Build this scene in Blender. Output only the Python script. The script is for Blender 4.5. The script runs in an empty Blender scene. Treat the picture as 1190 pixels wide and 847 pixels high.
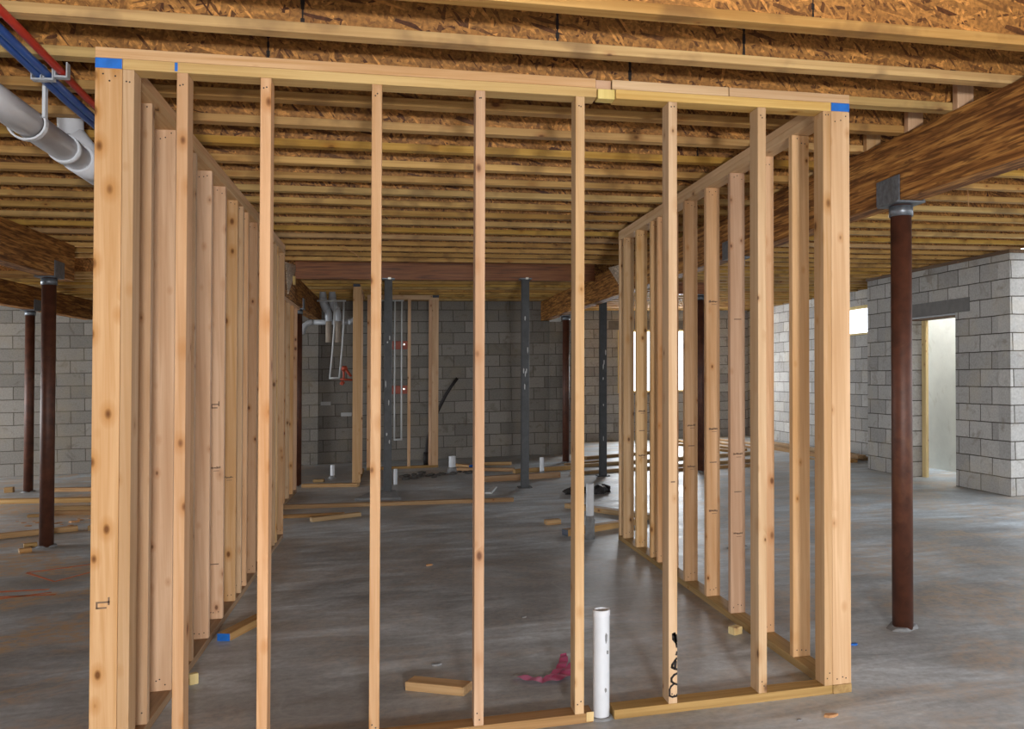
import bpy, bmesh, math, random
from mathutils import Vector, Matrix
rnd = random.Random(7)
sc = bpy.context.scene
COL = sc.collection
K = 0.0204            # sideways shear added to match the camera fit: uprights lean this much per metre


def S(v):
    return Vector((v[0] + K * v[2], v[1], v[2]))


# ------------------------------------------------------------------ materials
class NT:
    def __init__(self, name):
        self.m = bpy.data.materials.new(name)
        self.m.use_nodes = True
        self.t = self.m.node_tree
        self.b = self.t.nodes['Principled BSDF']

    def n(self, typ, ins=None, **props):
        nd = self.t.nodes.new(typ)
        for k, v in props.items():
            setattr(nd, k, v)
        for k, v in (ins or {}).items():
            if isinstance(v, bpy.types.NodeSocket):
                self.t.links.new(v, nd.inputs[k])
            else:
                nd.inputs[k].default_value = v
        return nd

    def math(self, op, a, b=0.0, c=0.0):
        return self.n('ShaderNodeMath', {0: a, 1: b, 2: c}, operation=op).outputs[0]

    def vmath(self, op, a, b):
        return self.n('ShaderNodeVectorMath', {0: a, 1: b}, operation=op).outputs[0]

    def ramp(self, fac, stops, interp='LINEAR'):
        nd = self.n('ShaderNodeValToRGB', {0: fac})
        cr = nd.color_ramp
        cr.interpolation = interp
        while len(cr.elements) > 1:
            cr.elements.remove(cr.elements[0])
        for i, (p, c) in enumerate(stops):
            e = cr.elements[0] if i == 0 else cr.elements.new(p)
            e.position = p
            if not hasattr(c, '__len__'):
                c = (c, c, c)
            e.color = (*c, 1)
        return nd.outputs[0]

    def mix(self, fac, a, b, blend='MIX'):
        nd = self.n('ShaderNodeMix', data_type='RGBA', blend_type=blend)
        for i, v in ((0, fac), (6, a), (7, b)):
            if isinstance(v, bpy.types.NodeSocket):
                self.t.links.new(v, nd.inputs[i])
            else:
                nd.inputs[i].default_value = (*v, 1) if hasattr(v, '__len__') else v
        return nd.outputs[2]

    def noise(self, vec, scale=1.0, detail=3.0, rough=0.5, dist=0.0):
        return self.n('ShaderNodeTexNoise', {'Vector': vec, 'Scale': scale, 'Detail': detail,
                                            'Roughness': rough, 'Distortion': dist}).outputs[0]

    def mapping(self, vec, scale=(1, 1, 1), rot=(0, 0, 0), loc=(0, 0, 0)):
        return self.n('ShaderNodeMapping', {'Vector': vec, 'Scale': scale, 'Rotation': rot, 'Location': loc}).outputs[0]

    def coords(self, seeded=True, kind='Object'):
        v = self.n('ShaderNodeTexCoord').outputs[kind]
        if seeded:
            r = self.n('ShaderNodeObjectInfo').outputs['Random']
            off = self.n('ShaderNodeCombineXYZ', {0: self.math('MULTIPLY', r, 61.0), 1: self.math('MULTIPLY', r, 37.0),
                                                 2: self.math('MULTIPLY', r, 83.0)}).outputs[0]
            v = self.vmath('ADD', v, off)
            self.rand = r
        return v

    def out(self, color=None, rough=None, metal=None, bump=None, bstr=0.2, bdist=0.01, spec=None):
        for k, v in (('Base Color', color), ('Roughness', rough), ('Metallic', metal), ('Specular IOR Level', spec)):
            if v is None:
                continue
            if isinstance(v, bpy.types.NodeSocket):
                self.t.links.new(v, self.b.inputs[k])
            else:
                self.b.inputs[k].default_value = (*v, 1) if hasattr(v, '__len__') else v
        if bump is not None:
            bn = self.n('ShaderNodeBump', {'Height': bump, 'Strength': bstr, 'Distance': bdist})
            self.t.links.new(bn.outputs[0], self.b.inputs['Normal'])
        return self.m


def lumber(name, axis, light, dark, knot=(0.11, 0.035, 0.012), knots=1.0, vary=0.25, blotch=0.0):
    N = NT(name)
    v = N.coords()
    sc_g, sc_k = [46, 46, 46], [12, 12, 12]
    sc_g[axis] = 1.3
    sc_k[axis] = 7.0
    warp = N.noise(v, 3.0, 2)
    g = N.noise(N.mapping(v, sc_g), 1.0, 4, 0.6, 0.6)
    col = N.ramp(g, [(0.3, dark), (0.62, light)])
    broad = N.mapping(v, [9 if i != axis else 0.8 for i in range(3)])
    col = N.mix(N.ramp(N.noise(broad, 1.0, 2), [(0.42, 0.0), (0.68, 0.55)]), col, [c * 0.80 for c in dark[:1]] + [dark[1] * 0.72, dark[2] * 0.6])
    vk = N.mapping(v, sc_k)
    vo = N.n('ShaderNodeTexVoronoi', {'Vector': vk, 'Scale': 1.0, 'Randomness': 1.0})
    d = N.math('ADD', vo.outputs['Distance'], N.math('MULTIPLY', N.math('SUBTRACT', warp, 0.5), 0.06))
    kc = N.n('ShaderNodeSeparateColor', {0: vo.outputs['Color']})
    d = N.math('MULTIPLY', d, N.math('ADD', 0.75, N.math('MULTIPLY', kc.outputs[1], 1.3)))
    halo = N.ramp(d, [(0.11, 1.0), (0.36, 0.0)])
    core = N.ramp(d, [(0.07, 1.0), (0.15, 0.0)])
    sel = N.math('GREATER_THAN', N.n('ShaderNodeSeparateColor', {0: vo.outputs['Color']}).outputs[0], 1.0 - 1.0 * knots)
    col = N.mix(N.math('MULTIPLY', N.math('MULTIPLY', halo, sel), 0.55), col, (0.40, 0.17, 0.05))
    col = N.mix(N.math('MULTIPLY', N.math('MULTIPLY', core, sel), 0.85), col, knot)
    if blotch:
        b = N.ramp(N.noise(N.mapping(v, [5, 5, 5]), 1.0, 3), [(0.52, 0.0), (0.66, blotch)])
        col = N.mix(b, col, (0.12, 0.06, 0.03))
    hsv = N.n('ShaderNodeHueSaturation', {'Hue': N.math('ADD', 0.496, N.math('MULTIPLY', N.rand, 0.015)),
                                         'Saturation': N.math('ADD', 0.92, N.math('MULTIPLY', N.math('FRACT', N.math('MULTIPLY', N.rand, 7.3)), 0.2)),
                                         'Value': N.math('ADD', 1.0 - vary, N.math('MULTIPLY', N.math('FRACT', N.math('MULTIPLY', N.rand, 13.7)), vary * 1.3)),
                                         'Color': col})
    return N.out(hsv.outputs[0], 0.66, bump=g, bstr=0.15, bdist=0.003, spec=0.25)


def osb(name, light=(0.48, 0.22, 0.055), dark=(0.09, 0.028, 0.008), plane='xz'):
    N = NT(name)
    v = N.coords(True)
    layers = []
    for i, (ang, s) in enumerate(((0.3, 36), (1.35, 31), (2.2, 40), (2.9, 27))):
        rot = (0, ang, 0) if plane == 'xz' else ((ang, 0, 0) if plane == 'yz' else (0, 0, ang))
        mp = N.mapping(N.vmath('ADD', v, (i * 7.1, i * 3.3, i * 5.7)), (1, 1, 1), rot)
        st = {'xz': (s * 0.36, 2, s * 2.4), 'yz': (2, s * 0.36, s * 2.4), 'xy': (s * 0.36, s * 2.4, 2)}[plane]
        vo = N.n('ShaderNodeTexVoronoi', {'Vector': N.mapping(mp, st), 'Scale': 1.0, 'Randomness': 1.0})
        layers.append(N.n('ShaderNodeSeparateColor', {0: vo.outputs['Color']}))
    a = layers[0].outputs[0]
    m1 = N.math('GREATER_THAN', layers[1].outputs[1], 0.55)
    m2 = N.math('GREATER_THAN', layers[2].outputs[1], 0.6)
    m3 = N.math('GREATER_THAN', layers[3].outputs[1], 0.68)
    val = N.mix(m1, a, layers[1].outputs[0])
    val = N.mix(m2, val, layers[2].outputs[0])
    val = N.mix(m3, val, layers[3].outputs[0])
    mid = [(l * 0.55 + d * 0.45) for l, d in zip(light, dark)]
    col = N.ramp(val, [(0.0, dark), (0.10, [(d * 0.6 + m * 0.4) for d, m in zip(dark, mid)]), (0.2, mid), (0.6, [(m + l) / 2 for m, l in zip(mid, light)]), (0.82, light), (1.0, [min(1, l * 1.5) for l in light])])
    fine = N.noise(v, 60, 3)
    col = N.mix(0.6, col, N.ramp(fine, [(0.32, 0.2), (0.66, 1.1)]), 'MULTIPLY')
    return N.out(col, 0.55, bump=val, bstr=0.25, bdist=0.004, spec=0.35)


def lvl(name):
    N = NT(name)
    v = N.coords(True)
    s1 = N.noise(N.mapping(v, (30, 2.2, 42)), 1.0, 3, 0.6, 0.5)
    s2 = N.noise(N.mapping(v, (30, 5.0, 60), (0.12, 0, 0)), 1.0, 2, 0.5, 0.8)
    col = N.ramp(s1, [(0.33, (0.10, 0.036, 0.010)), (0.5, (0.32, 0.135, 0.034)), (0.66, (0.55, 0.27, 0.07))])
    col = N.mix(N.ramp(s2, [(0.5, 0.0), (0.62, 0.75)]), col, (0.09, 0.033, 0.01))
    return N.out(col, 0.7, bump=s1, bstr=0.25, bdist=0.004, spec=0.2)


def lvl_x(name):
    N = NT(name)
    v = N.coords(True)
    s1 = N.noise(N.mapping(v, (2.2, 30, 42)), 1.0, 3, 0.6, 0.5)
    col = N.ramp(s1, [(0.33, (0.13, 0.04, 0.010)), (0.5, (0.26, 0.085, 0.02)), (0.66, (0.34, 0.13, 0.035))])
    return N.out(col, 0.5, bump=s1, bstr=0.2, bdist=0.004)


def cmu(name, plane, base=(0.34, 0.335, 0.325), off=(0, 0), row=0.1965, width=0.393, contrast=0.95, mort=(0.085, 0.075, 0.062)):
    N = NT(name)
    p = N.coords(False)
    s = N.n('ShaderNodeSeparateXYZ', {0: p})
    u = s.outputs[0] if plane == 'x' else s.outputs[1]
    wob = N.noise(p, 7.0, 2)
    uu = N.math('ADD', N.math('ADD', u, off[0]), N.math('MULTIPLY', N.math('SUBTRACT', wob, 0.5), 0.012))
    ww = N.math('ADD', N.math('ADD', s.outputs[2], off[1]), N.math('MULTIPLY', N.math('SUBTRACT', N.noise(p, 5.0, 2), 0.5), 0.01))
    vec = N.n('ShaderNodeCombineXYZ', {0: uu, 1: ww, 2: 0.0}).outputs[0]
    lo = [c * (1 - 0.20 * contrast) for c in base]
    hi = [min(1, c * (1 + 0.22 * contrast)) for c in base]
    br = N.n('ShaderNodeTexBrick', {'Vector': vec, 'Color1': (*lo, 1), 'Color2': (*hi, 1), 'Mortar': (*mort, 1), 'Scale': 1.0,
                                   'Mortar Size': 0.0065, 'Mortar Smooth': 0.25, 'Bias': 0.0, 'Brick Width': width, 'Row Height': row},
             offset=0.5)
    n1 = N.noise(p, 2.1, 4, 0.6)
    n2 = N.noise(p, 48, 3, 0.7)
    n3 = N.noise(p, 5.5, 3, 0.6, 1.0)
    col = N.mix(0.6, br.outputs[0], N.ramp(n2, [(0.25, 0.55), (0.7, 1.1)]), 'MULTIPLY')
    col = N.mix(N.ramp(n3, [(0.57, 0.0), (0.72, 0.6)]), col, [c * m for c, m in zip(base, (0.50, 0.45, 0.38))])
    col = N.mix(N.ramp(n1, [(0.5, 0.0), (0.75, 0.45)]), col, [c * m for c, m in zip(base, (1.15, 1.02, 0.78))])
    h = N.math('SUBTRACT', N.math('MULTIPLY', n2, 0.25), br.outputs['Fac'])
    return N.out(col, 0.9, bump=h, bstr=0.6, bdist=0.008, spec=0.15)


def concrete():
    N = NT('slab_concrete')
    p = N.coords(False)
    big = N.noise(p, 0.55, 5, 0.6, 0.6)
    swirl = N.noise(N.mapping(p, (0.9, 3.2, 1), (0, 0, 0.5)), 1.3, 6, 0.65, 1.2)
    fine = N.noise(p, 26, 4, 0.7)
    col = N.ramp(swirl, [(0.28, (0.25, 0.273, 0.29)), (0.5, (0.47, 0.52, 0.56)), (0.7, (0.68, 0.76, 0.82))])
    col = N.mix(N.ramp(big, [(0.38, 0.75), (0.56, 0.0)]), col, (0.225, 0.22, 0.21))
    col = N.mix(0.5, col, N.ramp(fine, [(0.3, 0.55), (0.7, 1.15)]), 'MULTIPLY')
    # sawdust and clay trodden across the slab
    dm = N.noise(N.mapping(p, (1.0, 1.25, 1), (0, 0, -0.3), (3.1, 1.7, 0)), 1.05, 5, 0.7, 0.8)
    dm2 = N.noise(p, 13, 6, 0.78)
    mask = N.math('MULTIPLY', N.ramp(dm, [(0.46, 0.0), (0.57, 1.0)]), N.ramp(dm2, [(0.40, 0.0), (0.56, 0.9)]))
    sx = N.n('ShaderNodeSeparateXYZ', {0: p}).outputs[0]
    walk = N.ramp(N.math('MULTIPLY_ADD', sx, 0.1, 0.5), [(0.42, 1.0), (0.53, 0.2), (0.76, 0.2), (0.90, 0.5)])
    mask = N.math('MULTIPLY', mask, walk)
    col = N.mix(mask, col, (0.54, 0.345, 0.165))
    # pale scratches
    sv = N.n('ShaderNodeTexVoronoi', {'Vector': N.mapping(N.vmath('ADD', p, N.n('ShaderNodeTexNoise', {'Vector': p, 'Scale': 1.2}).outputs[1]), (0.8, 2.4, 1), (0, 0, 0.6)), 'Scale': 1.4}, feature='DISTANCE_TO_EDGE')
    col = N.mix(N.ramp(sv.outputs[0], [(0.0, 0.28), (0.02, 0.0)]), col, (0.42, 0.43, 0.45))
    rough = N.ramp(swirl, [(0.3, 0.38), (0.7, 0.6)])
    return N.out(col, rough, bump=N.math('ADD', fine, N.math('MULTIPLY', swirl, 2.0)), bstr=0.12, bdist=0.006, spec=0.45)


def plain(name, col, rough=0.5, metal=0.0, var=0.12, scale=14.0, col2=None, thr=(0.5, 0.68), bump=0.1, spec=0.5):
    N = NT(name)
    p = N.coords(True)
    n = N.noise(p, scale, 4, 0.65)
    c = N.mix(N.ramp(n, [(0.3, 0.0), (0.7, 1.0)]), [x * (1 - var) for x in col], [min(1, x * (1 + var)) for x in col])
    if col2:
        n2 = N.noise(p, scale * 0.45, 4, 0.7, 0.6)
        c = N.mix(N.ramp(n2, [(thr[0], 0.0), (thr[1], 0.9)]), c, col2)
    return N.out(c, rough, metal, bump=n, bstr=bump, bdist=0.003, spec=spec)


W_L, W_D = (0.64, 0.415, 0.25), (0.52, 0.30, 0.155)
M = dict(
    stud=lumber('stud_lumber', 2, W_L, W_D, vary=0.20),
    plate_x=lumber('plate_lumber_across', 0, W_L, W_D, knots=0.5, vary=0.12),
    plate_y=lumber('plate_lumber_deep', 1, W_L, W_D, knots=0.5, vary=0.12),
    yellow_x=lumber('yellow_plate_lumber', 0, (0.64, 0.42, 0.19), (0.50, 0.29, 0.115), knots=0.3, vary=0.05),
    treated_x=lumber('treated_lumber_across', 0, (0.40, 0.25, 0.12), (0.24, 0.14, 0.06), knots=0.4, vary=0.1),
    treated_y=lumber('treated_lumber_deep', 1, (0.40, 0.255, 0.13), (0.25, 0.15, 0.07), knots=0.4, vary=0.1),
    flange=lumber('joist_flange_lumber', 0, (0.62, 0.39, 0.145), (0.43, 0.24, 0.08), knots=0.45, vary=0.22, blotch=0.5),
    board_x=lumber('offcut_lumber_x', 0, (0.50, 0.32, 0.16), (0.34, 0.19, 0.08), knots=0.5, vary=0.25),
    pale=lumber('pale_jamb_lumber', 2, (0.72, 0.56, 0.27), (0.62, 0.45, 0.19), knots=0.4, vary=0.03),
    osb=osb('joist_osb_web'), osb_floor=osb('subfloor_osb', plane='xy'),
    osb_lit=osb('lit_patch_osb', (0.62, 0.50, 0.38), (0.30, 0.20, 0.12), plane='yz'),  # paler colour stands for light falling on the girder faces
    lvl=lvl('laminated_beam_deep'), lvlx=lvl_x('laminated_beam_across'),
    rust=plain('rusty_red_steel', (0.075, 0.024, 0.012), 0.55, 0.1, 0.4, 9, (0.13, 0.05, 0.022), (0.55, 0.75)),
    grey_steel=plain('dark_grey_steel', (0.048, 0.051, 0.055), 0.55, 0.2, 0.25, 12, (0.12, 0.12, 0.125), (0.70, 0.76)),
    galv=plain('galvanised_steel', (0.17, 0.19, 0.215), 0.42, 0.6, 0.3, 30),
    pvc=plain('white_pvc', (0.58, 0.61, 0.65), 0.35, 0, 0.06, 6, (0.34, 0.33, 0.31), (0.66, 0.72)),
    pvc_clean=plain('clean_white_pvc', (0.60, 0.62, 0.66), 0.35, 0, 0.05, 5),
    pvc_grey=plain('grey_pvc', (0.36, 0.38, 0.41), 0.4, 0, 0.05, 5),
    dusty_pvc=plain('dusty_drain_sleeve', (0.30, 0.25, 0.20), 0.7, 0, 0.15, 8),
    cpvc=plain('supply_tube_grey', (0.50, 0.52, 0.53), 0.4, 0, 0.05, 5),
    red=plain('red_tube', (0.42, 0.022, 0.012), 0.35, 0, 0.06, 6),
    blue=plain('blue_tube', (0.012, 0.075, 0.30), 0.35, 0, 0.06, 6),
    bluepaint=plain('blue_end_paint', (0.008, 0.13, 0.50), 0.55, 0, 0.2, 20),
    navypaint=plain('dark_blue_end_paint', (0.025, 0.035, 0.06), 0.6, 0, 0.2, 20),
    grout=plain('grey_grout', (0.20, 0.205, 0.21), 0.9, 0, 0.25, 18, bump=0.5),
    rubble=plain('dark_rubble', (0.07, 0.065, 0.06), 0.9, 0, 0.3, 18),
    black=plain('black_plastic', (0.010, 0.007, 0.007), 0.6, 0, 0.2, 10),
    ink=plain('black_ink', (0.014, 0.008, 0.006), 0.7, 0, 0.1, 10),
    stamp=plain('stamp_ink', (0.17, 0.105, 0.065), 0.8, 0, 0.2, 30),
    nail=plain('dark_nail_steel', (0.055, 0.04, 0.03), 0.5, 0.4, 0.1, 30),
    copper=plain('red_pipe_bracket', (0.20, 0.035, 0.015), 0.45, 0.3, 0.2, 12),
    orange=plain('red_orange_clamp', (0.34, 0.045, 0.015), 0.5, 0, 0.15, 12),
    brass=plain('pale_metal_fitting', (0.65, 0.62, 0.55), 0.3, 0.7, 0.1, 12),
    paper=plain('grey_paper', (0.42, 0.43, 0.43), 0.9, 0, 0.1, 60),
    pink=plain('pink_ribbon', (0.52, 0.10, 0.24), 0.6, 0, 0.12, 16),
    orange_paint=plain('orange_marking_paint', (0.55, 0.14, 0.03), 0.8, 0, 0.2, 30),
    lintel=plain('precast_lintel_concrete', (0.155, 0.15, 0.145), 0.9, 0, 0.14, 10, bump=0.3),
    plaster=plain('rendered_wall', (0.80, 0.81, 0.75), 0.9, 0, 0.06, 3, (0.60, 0.58, 0.50), (0.57, 0.72), bump=0.3),
    sill=lumber('sill_plate_lumber', 1, (0.20, 0.12, 0.06), (0.11, 0.06, 0.03), knots=0.2, vary=0.1),
    chip=plain('wood_chip', (0.47, 0.25, 0.11), 0.8, 0, 0.2, 30),
    dirt=plain('outdoor_gravel', (0.40, 0.37, 0.33), 0.95, 0, 0.25, 3, bump=0.5),
    concrete=concrete(),
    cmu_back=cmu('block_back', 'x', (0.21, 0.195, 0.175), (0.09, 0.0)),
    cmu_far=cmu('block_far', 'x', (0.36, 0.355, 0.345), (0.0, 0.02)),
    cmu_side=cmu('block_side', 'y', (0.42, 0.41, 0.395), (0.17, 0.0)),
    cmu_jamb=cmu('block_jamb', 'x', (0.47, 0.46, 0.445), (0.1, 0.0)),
)


# ------------------------------------------------------------------ mesh building
class MB:
    """collects shapes in plumb world metres; build() makes ONE object with its origin at `org`"""
    def __init__(self):
        self.bm = bmesh.new()
        self.mi = 0

    def _mark(self, geom):
        for f in {f for v in geom for f in v.link_faces}:
            f.material_index = self.mi

    def box(self, x0, x1, y0, y1, z0, z1, bevel=0.0, rz=0.0, slope=0.0):
        r = bmesh.ops.create_cube(self.bm, size=1.0)
        vs = r['verts']
        c = Vector(((x0 + x1) / 2, (y0 + y1) / 2, (z0 + z1) / 2))
        d = Vector((x1 - x0, y1 - y0, z1 - z0))
        R = Matrix.Rotation(rz, 3, 'Z')
        for v in vs:
            v.co = c + R @ Vector((v.co.x * d.x, v.co.y * d.y, v.co.z * d.z))
            v.co.z += slope * v.co.y
        if bevel:
            es = {e for v in vs for e in v.link_edges}
            o = bmesh.ops.bevel(self.bm, geom=list(es), offset=bevel, segments=2, affect='EDGES', profile=0.5)
            vs = {v for f in o['faces'] for v in f.verts} | {v for v in vs if v.is_valid}
        self._mark(vs)
        return self

    def tube(self, pts, r, n=14, cap=True):
        pts = [Vector(p) for p in pts]
        rs = r if hasattr(r, '__len__') else [r] * len(pts)
        rings = []
        up = None
        for i, p in enumerate(pts):
            t = (pts[min(i + 1, len(pts) - 1)] - pts[max(i - 1, 0)]).normalized()
            if up is None:
                up = Vector((0, 0, 1)) if abs(t.z) < 0.9 else Vector((0, 1, 0))
            a = t.cross(up).normalized()
            b = a.cross(t).normalized()
            up = b
            rings.append([self.bm.verts.new(p + rs[i] * (math.cos(2 * math.pi * k / n) * a + math.sin(2 * math.pi * k / n) * b)) for k in range(n)])
        for A, B in zip(rings, rings[1:]):
            for k in range(n):
                f = self.bm.faces.new((A[k], A[(k + 1) % n], B[(k + 1) % n], B[k]))
                f.smooth = True
                f.material_index = self.mi
        if cap:
            for R in (rings[0][::-1], rings[-1]):
                f = self.bm.faces.new(R)
                f.material_index = self.mi
        return self

    def pipe(self, pts, r, wall, n=18):
        """open-ended pipe: outer and inner skin"""
        self.tube(pts, r, n, cap=False)
        self.tube([Vector(p) for p in pts], r - wall, n, cap=False)
        a = Vector(pts[-1])
        t = (a - Vector(pts[-2])).normalized()
        self.tube([a, a + t * 0.0005], [r, r - wall], n, cap=False)
        return self

    def prism(self, poly, axis, a, b):
        """poly: 2-D points; extruded along axis ('x','y','z') from a to b"""
        def P(p, t):
            return {'x': (t, p[0], p[1]), 'y': (p[0], t, p[1]), 'z': (p[0], p[1], t)}[axis]
        A = [self.bm.verts.new(P(p, a)) for p in poly]
        B = [self.bm.verts.new(P(p, b)) for p in poly]
        n = len(poly)
        fs = [self.bm.faces.new(A), self.bm.faces.new(B[::-1])]
        for k in range(n):
            fs.append(self.bm.faces.new((A[k], B[k], B[(k + 1) % n], A[(k + 1) % n])))
        for f in fs:
            f.material_index = self.mi
        return self

    def blob(self, c, d, seed=0, sub=2):
        r = bmesh.ops.create_icosphere(self.bm, subdivisions=sub, radius=1.0)
        q = random.Random(seed)
        for v in r['verts']:
            k = 0.75 + q.random() * 0.5
            v.co = Vector(c) + Vector((v.co.x * d[0] * k, v.co.y * d[1] * k, v.co.z * d[2] * k))
        self._mark(r['verts'])
        return self

    def build(self, name, mat, parent=None, org=None, lean=True):
        o_ = Vector(org) if org is not None else Vector((0, 0, 0))
        so = S(o_)
        for v in self.bm.verts:
            v.co = (S(v.co) - so) if lean else (v.co - o_)
        bmesh.ops.recalc_face_normals(self.bm, faces=self.bm.faces)
        me = bpy.data.meshes.new(name)
        self.bm.to_mesh(me)
        self.bm.free()
        for m in (mat if isinstance(mat, (list, tuple)) else [mat]):
            me.materials.append(m)
        ob = bpy.data.objects.new(name, me)
        COL.objects.link(ob)
        if parent is not None:
            ob.parent = parent
            ob.location = so - parent_world(parent)
        else:
            ob.location = so
        return ob


def parent_world(p):
    v = Vector(p.location)
    while p.parent is not None:
        p = p.parent
        v = v + p.location
    return v


def tag(o, label=None, cat=None, group=None, kind=None):
    for k, v in (('label', label), ('category', cat), ('group', group), ('kind', kind)):
        if v:
            o[k] = v
    return o


def thing(name, label, cat, org, group=None):
    o = bpy.data.objects.new(name, None)
    o.empty_display_size = 0.1
    COL.objects.link(o)
    o.location = S(org)
    return tag(o, label, cat, group)


def struct(name, mb, mat, label=None, org=(0, 0, 0)):
    return tag(mb.build(name, mat, None, org), label, None, None, 'structure')


def copy_tree(o, parent=None):
    c = o.copy()
    COL.objects.link(c)
    if parent is not None:
        c.parent = parent
    for ch in list(o.children):
        copy_tree(ch, c)
    return c


CZ = 0.005                      # the joists climb a touch towards the back


def jz(y):
    return 2.645 + CZ * y


# ------------------------------------------------------------------ the shell
struct('floor', MB().box(-9.0, 8.9, -7.0, 14.6, -0.15, 0.0), M['concrete'], 'stained grey concrete slab')
struct('ground', MB().box(-40, 45, -45, 45, -0.4, -0.16), M['dirt'])
b = MB()
b.box(-9.0, 7.72, -7.0, 14.6, 2.948, 2.966, slope=CZ)
b.box(7.72, 8.7, 7.5, 14.6, 2.948, 2.966, slope=CZ)
ceil = b
struct('ceiling', b, M['osb_floor'], 'OSB subfloor above the joists')
# back wall, its pilasters are part of the masonry
b = MB()
b.box(-9.0, 3.70, 11.75, 11.95, 0, 2.70)
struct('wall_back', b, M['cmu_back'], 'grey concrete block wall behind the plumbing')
b = MB()
b.box(3.70, 4.12, 11.68, 11.95, 0, 2.34)
b.box(3.95, 4.12, 11.95, 14.2, 0, 2.70)
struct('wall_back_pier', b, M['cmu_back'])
b = MB()
b.box(-0.55, -0.17, 11.62, 11.76, 0, 2.34)
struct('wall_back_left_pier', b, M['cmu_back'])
b = MB()                                                        # far right back wall with window opening
wx0, wx1, wz0, wz1 = 5.58, 7.38, 0.99, 2.32
b.box(4.12, wx0, 14.2, 14.4, 0, 2.72)
b.box(wx1, 8.7, 14.2, 14.4, 0, 2.72)
b.box(wx0, wx1, 14.2, 14.4, 0, wz0)
b.box(wx0, wx1, 14.2, 14.4, wz1 + 0.19, 2.72)
struct('wall_far_back', b, M['cmu_far'])
struct('trim_1', MB().box(wx0 - 0.2, wx1 + 0.2, 14.19, 14.4, wz1, wz1 + 0.19), M['lintel'], 'grey lintel above the far window')
b = MB()                                                        # right wall behind the jog, small high window
vy0, vy1, vz0, vz1 = 9.15, 10.35, 1.965, 2.45
b.box(8.5, 8.7, 7.56, vy0, 0, 2.70)
b.box(8.5, 8.7, vy1, 14.2, 0, 2.70)
b.box(8.5, 8.7, vy0, vy1, 0, vz0)
b.box(8.5, 8.7, vy0, vy1, vz1, 2.70)
struct('wall_right', b, M['cmu_side'])
b = MB()                                                        # jogged pier wall with the doorway
dy0, dy1, dz = 5.585, 6.53, 2.05
b.box(7.5, 7.7, 4.83, dy0, 0, 2.63)
b.box(7.5, 7.7, dy1, 7.56, 0, 2.63)
b.box(7.5, 7.7, dy0, dy1, dz + 0.165, 2.63)
struct('wall_right_doorway', b, M['cmu_side'])
struct('wall_right_return', MB().box(7.5, 8.35, 4.635, 4.83, 0, 2.63), M['cmu_jamb'])
struct('wall_right_jog', MB().box(7.7, 8.7, 7.46, 7.56, 0, 2.63), M['cmu_jamb'])
struct('trim_2', MB().box(7.495, 7.7, dy0 - 0.27, dy1 + 0.2, dz, dz + 0.165), M['lintel'], 'dark grey lintel over the doorway')
struct('wall_outer_stairwell', MB().box(8.35, 8.55, 4.635, 7.46, -0.1, 3.4), M['plaster'], 'pale rendered wall seen through the doorway')
b = MB()                                                        # left wall with a wide opening
b.box(-9.2, -9.0, -7.0, 4.6, 0, 2.70)
b.box(-9.2, -9.0, 11.0, 11.95, 0, 2.70)
b.box(-9.2, -9.0, 4.6, 11.0, 2.3, 2.70)
struct('wall_left', b, M['cmu_side'])
struct('trim_3', MB().box(7.48, 7.72, 4.62, 7.57, 2.63, 2.668), M['sill'], 'dark sill plate on the block wall')
struct('trim_4', MB().box(8.48, 8.72, 7.57, 14.4, 2.70, 2.738), M['sill'])
struct('trim_5', MB().box(-9.0, 3.9, 11.74, 11.97, 2.70, 2.725), M['sill'])
struct('trim_6', MB().box(4.1, 8.48, 14.19, 14.4, 2.72, 2.745), M['sill'])


def frame(mb, plane, a0, a1, z0, z1, d0, d1, t, sill=True):
    def bx(p0, p1, q0, q1):
        if plane == 'x':
            mb.box(p0, p1, d0, d1, q0, q1)
        else:
            mb.box(d0, d1, p0, p1, q0, q1)
    bx(a0, a0 + t, z0, z1)
    bx(a1 - t, a1, z0, z1)
    bx(a0 + t, a1 - t, z1 - t, z1)
    if sill:
        bx(a0 + t, a1 - t, z0, z0 + t)
    return mb


w1 = struct('window_1', frame(MB(), 'x', wx0, wx1, wz0, wz1, 14.22, 14.38, 0.04), M['pale'], 'rough wooden frame of the far window opening')
w2 = struct('window_2', frame(MB(), 'y', vy0, vy1, vz0, vz1, 8.52, 8.68, 0.035), M['pale'], 'small high window opening with pale wooden frame')
d1 = struct('door_1', MB().box(7.66, 7.70, dy1 - 0.089 - 0.02, dy1 - 0.02, 0.0, dz - 0.04, 0.003), M['pale'], 'pale timber jamb in the doorway')
h = MB().box(7.52, 7.70, dy0, dy1, dz - 0.04, dz).build('door_head', M['sill'], d1, (7.6, dy0, dz - 0.04))
h2 = MB().box(7.494, 7.52, dy0, dy1 + 0.02, dz - 0.022, dz - 0.004).build('lintel_angle', M['pvc_grey'], d1, (7.5, dy0, dz - 0.02))

# ------------------------------------------------------------------ joists
ORD = ['first', 'second', 'third', 'fourth', 'fifth', 'sixth', 'seventh', 'eighth', 'ninth', 'tenth', 'eleventh', 'twelfth', 'thirteenth', 'fourteenth',
       'fifteenth', 'sixteenth', 'seventeenth', 'eighteenth', 'nineteenth', 'twentieth', 'twenty first', 'twenty second', 'twenty third', 'twenty fourth',
       'twenty fifth', 'twenty sixth', 'twenty seventh', 'twenty eighth', 'twenty ninth', 'thirtieth', 'thirty first', 'thirty second', 'thirty third',
       'thirty fourth', 'thirty fifth', 'thirty sixth', 'thirty seventh', 'thirty eighth', 'thirty ninth', 'fortieth']


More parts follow.
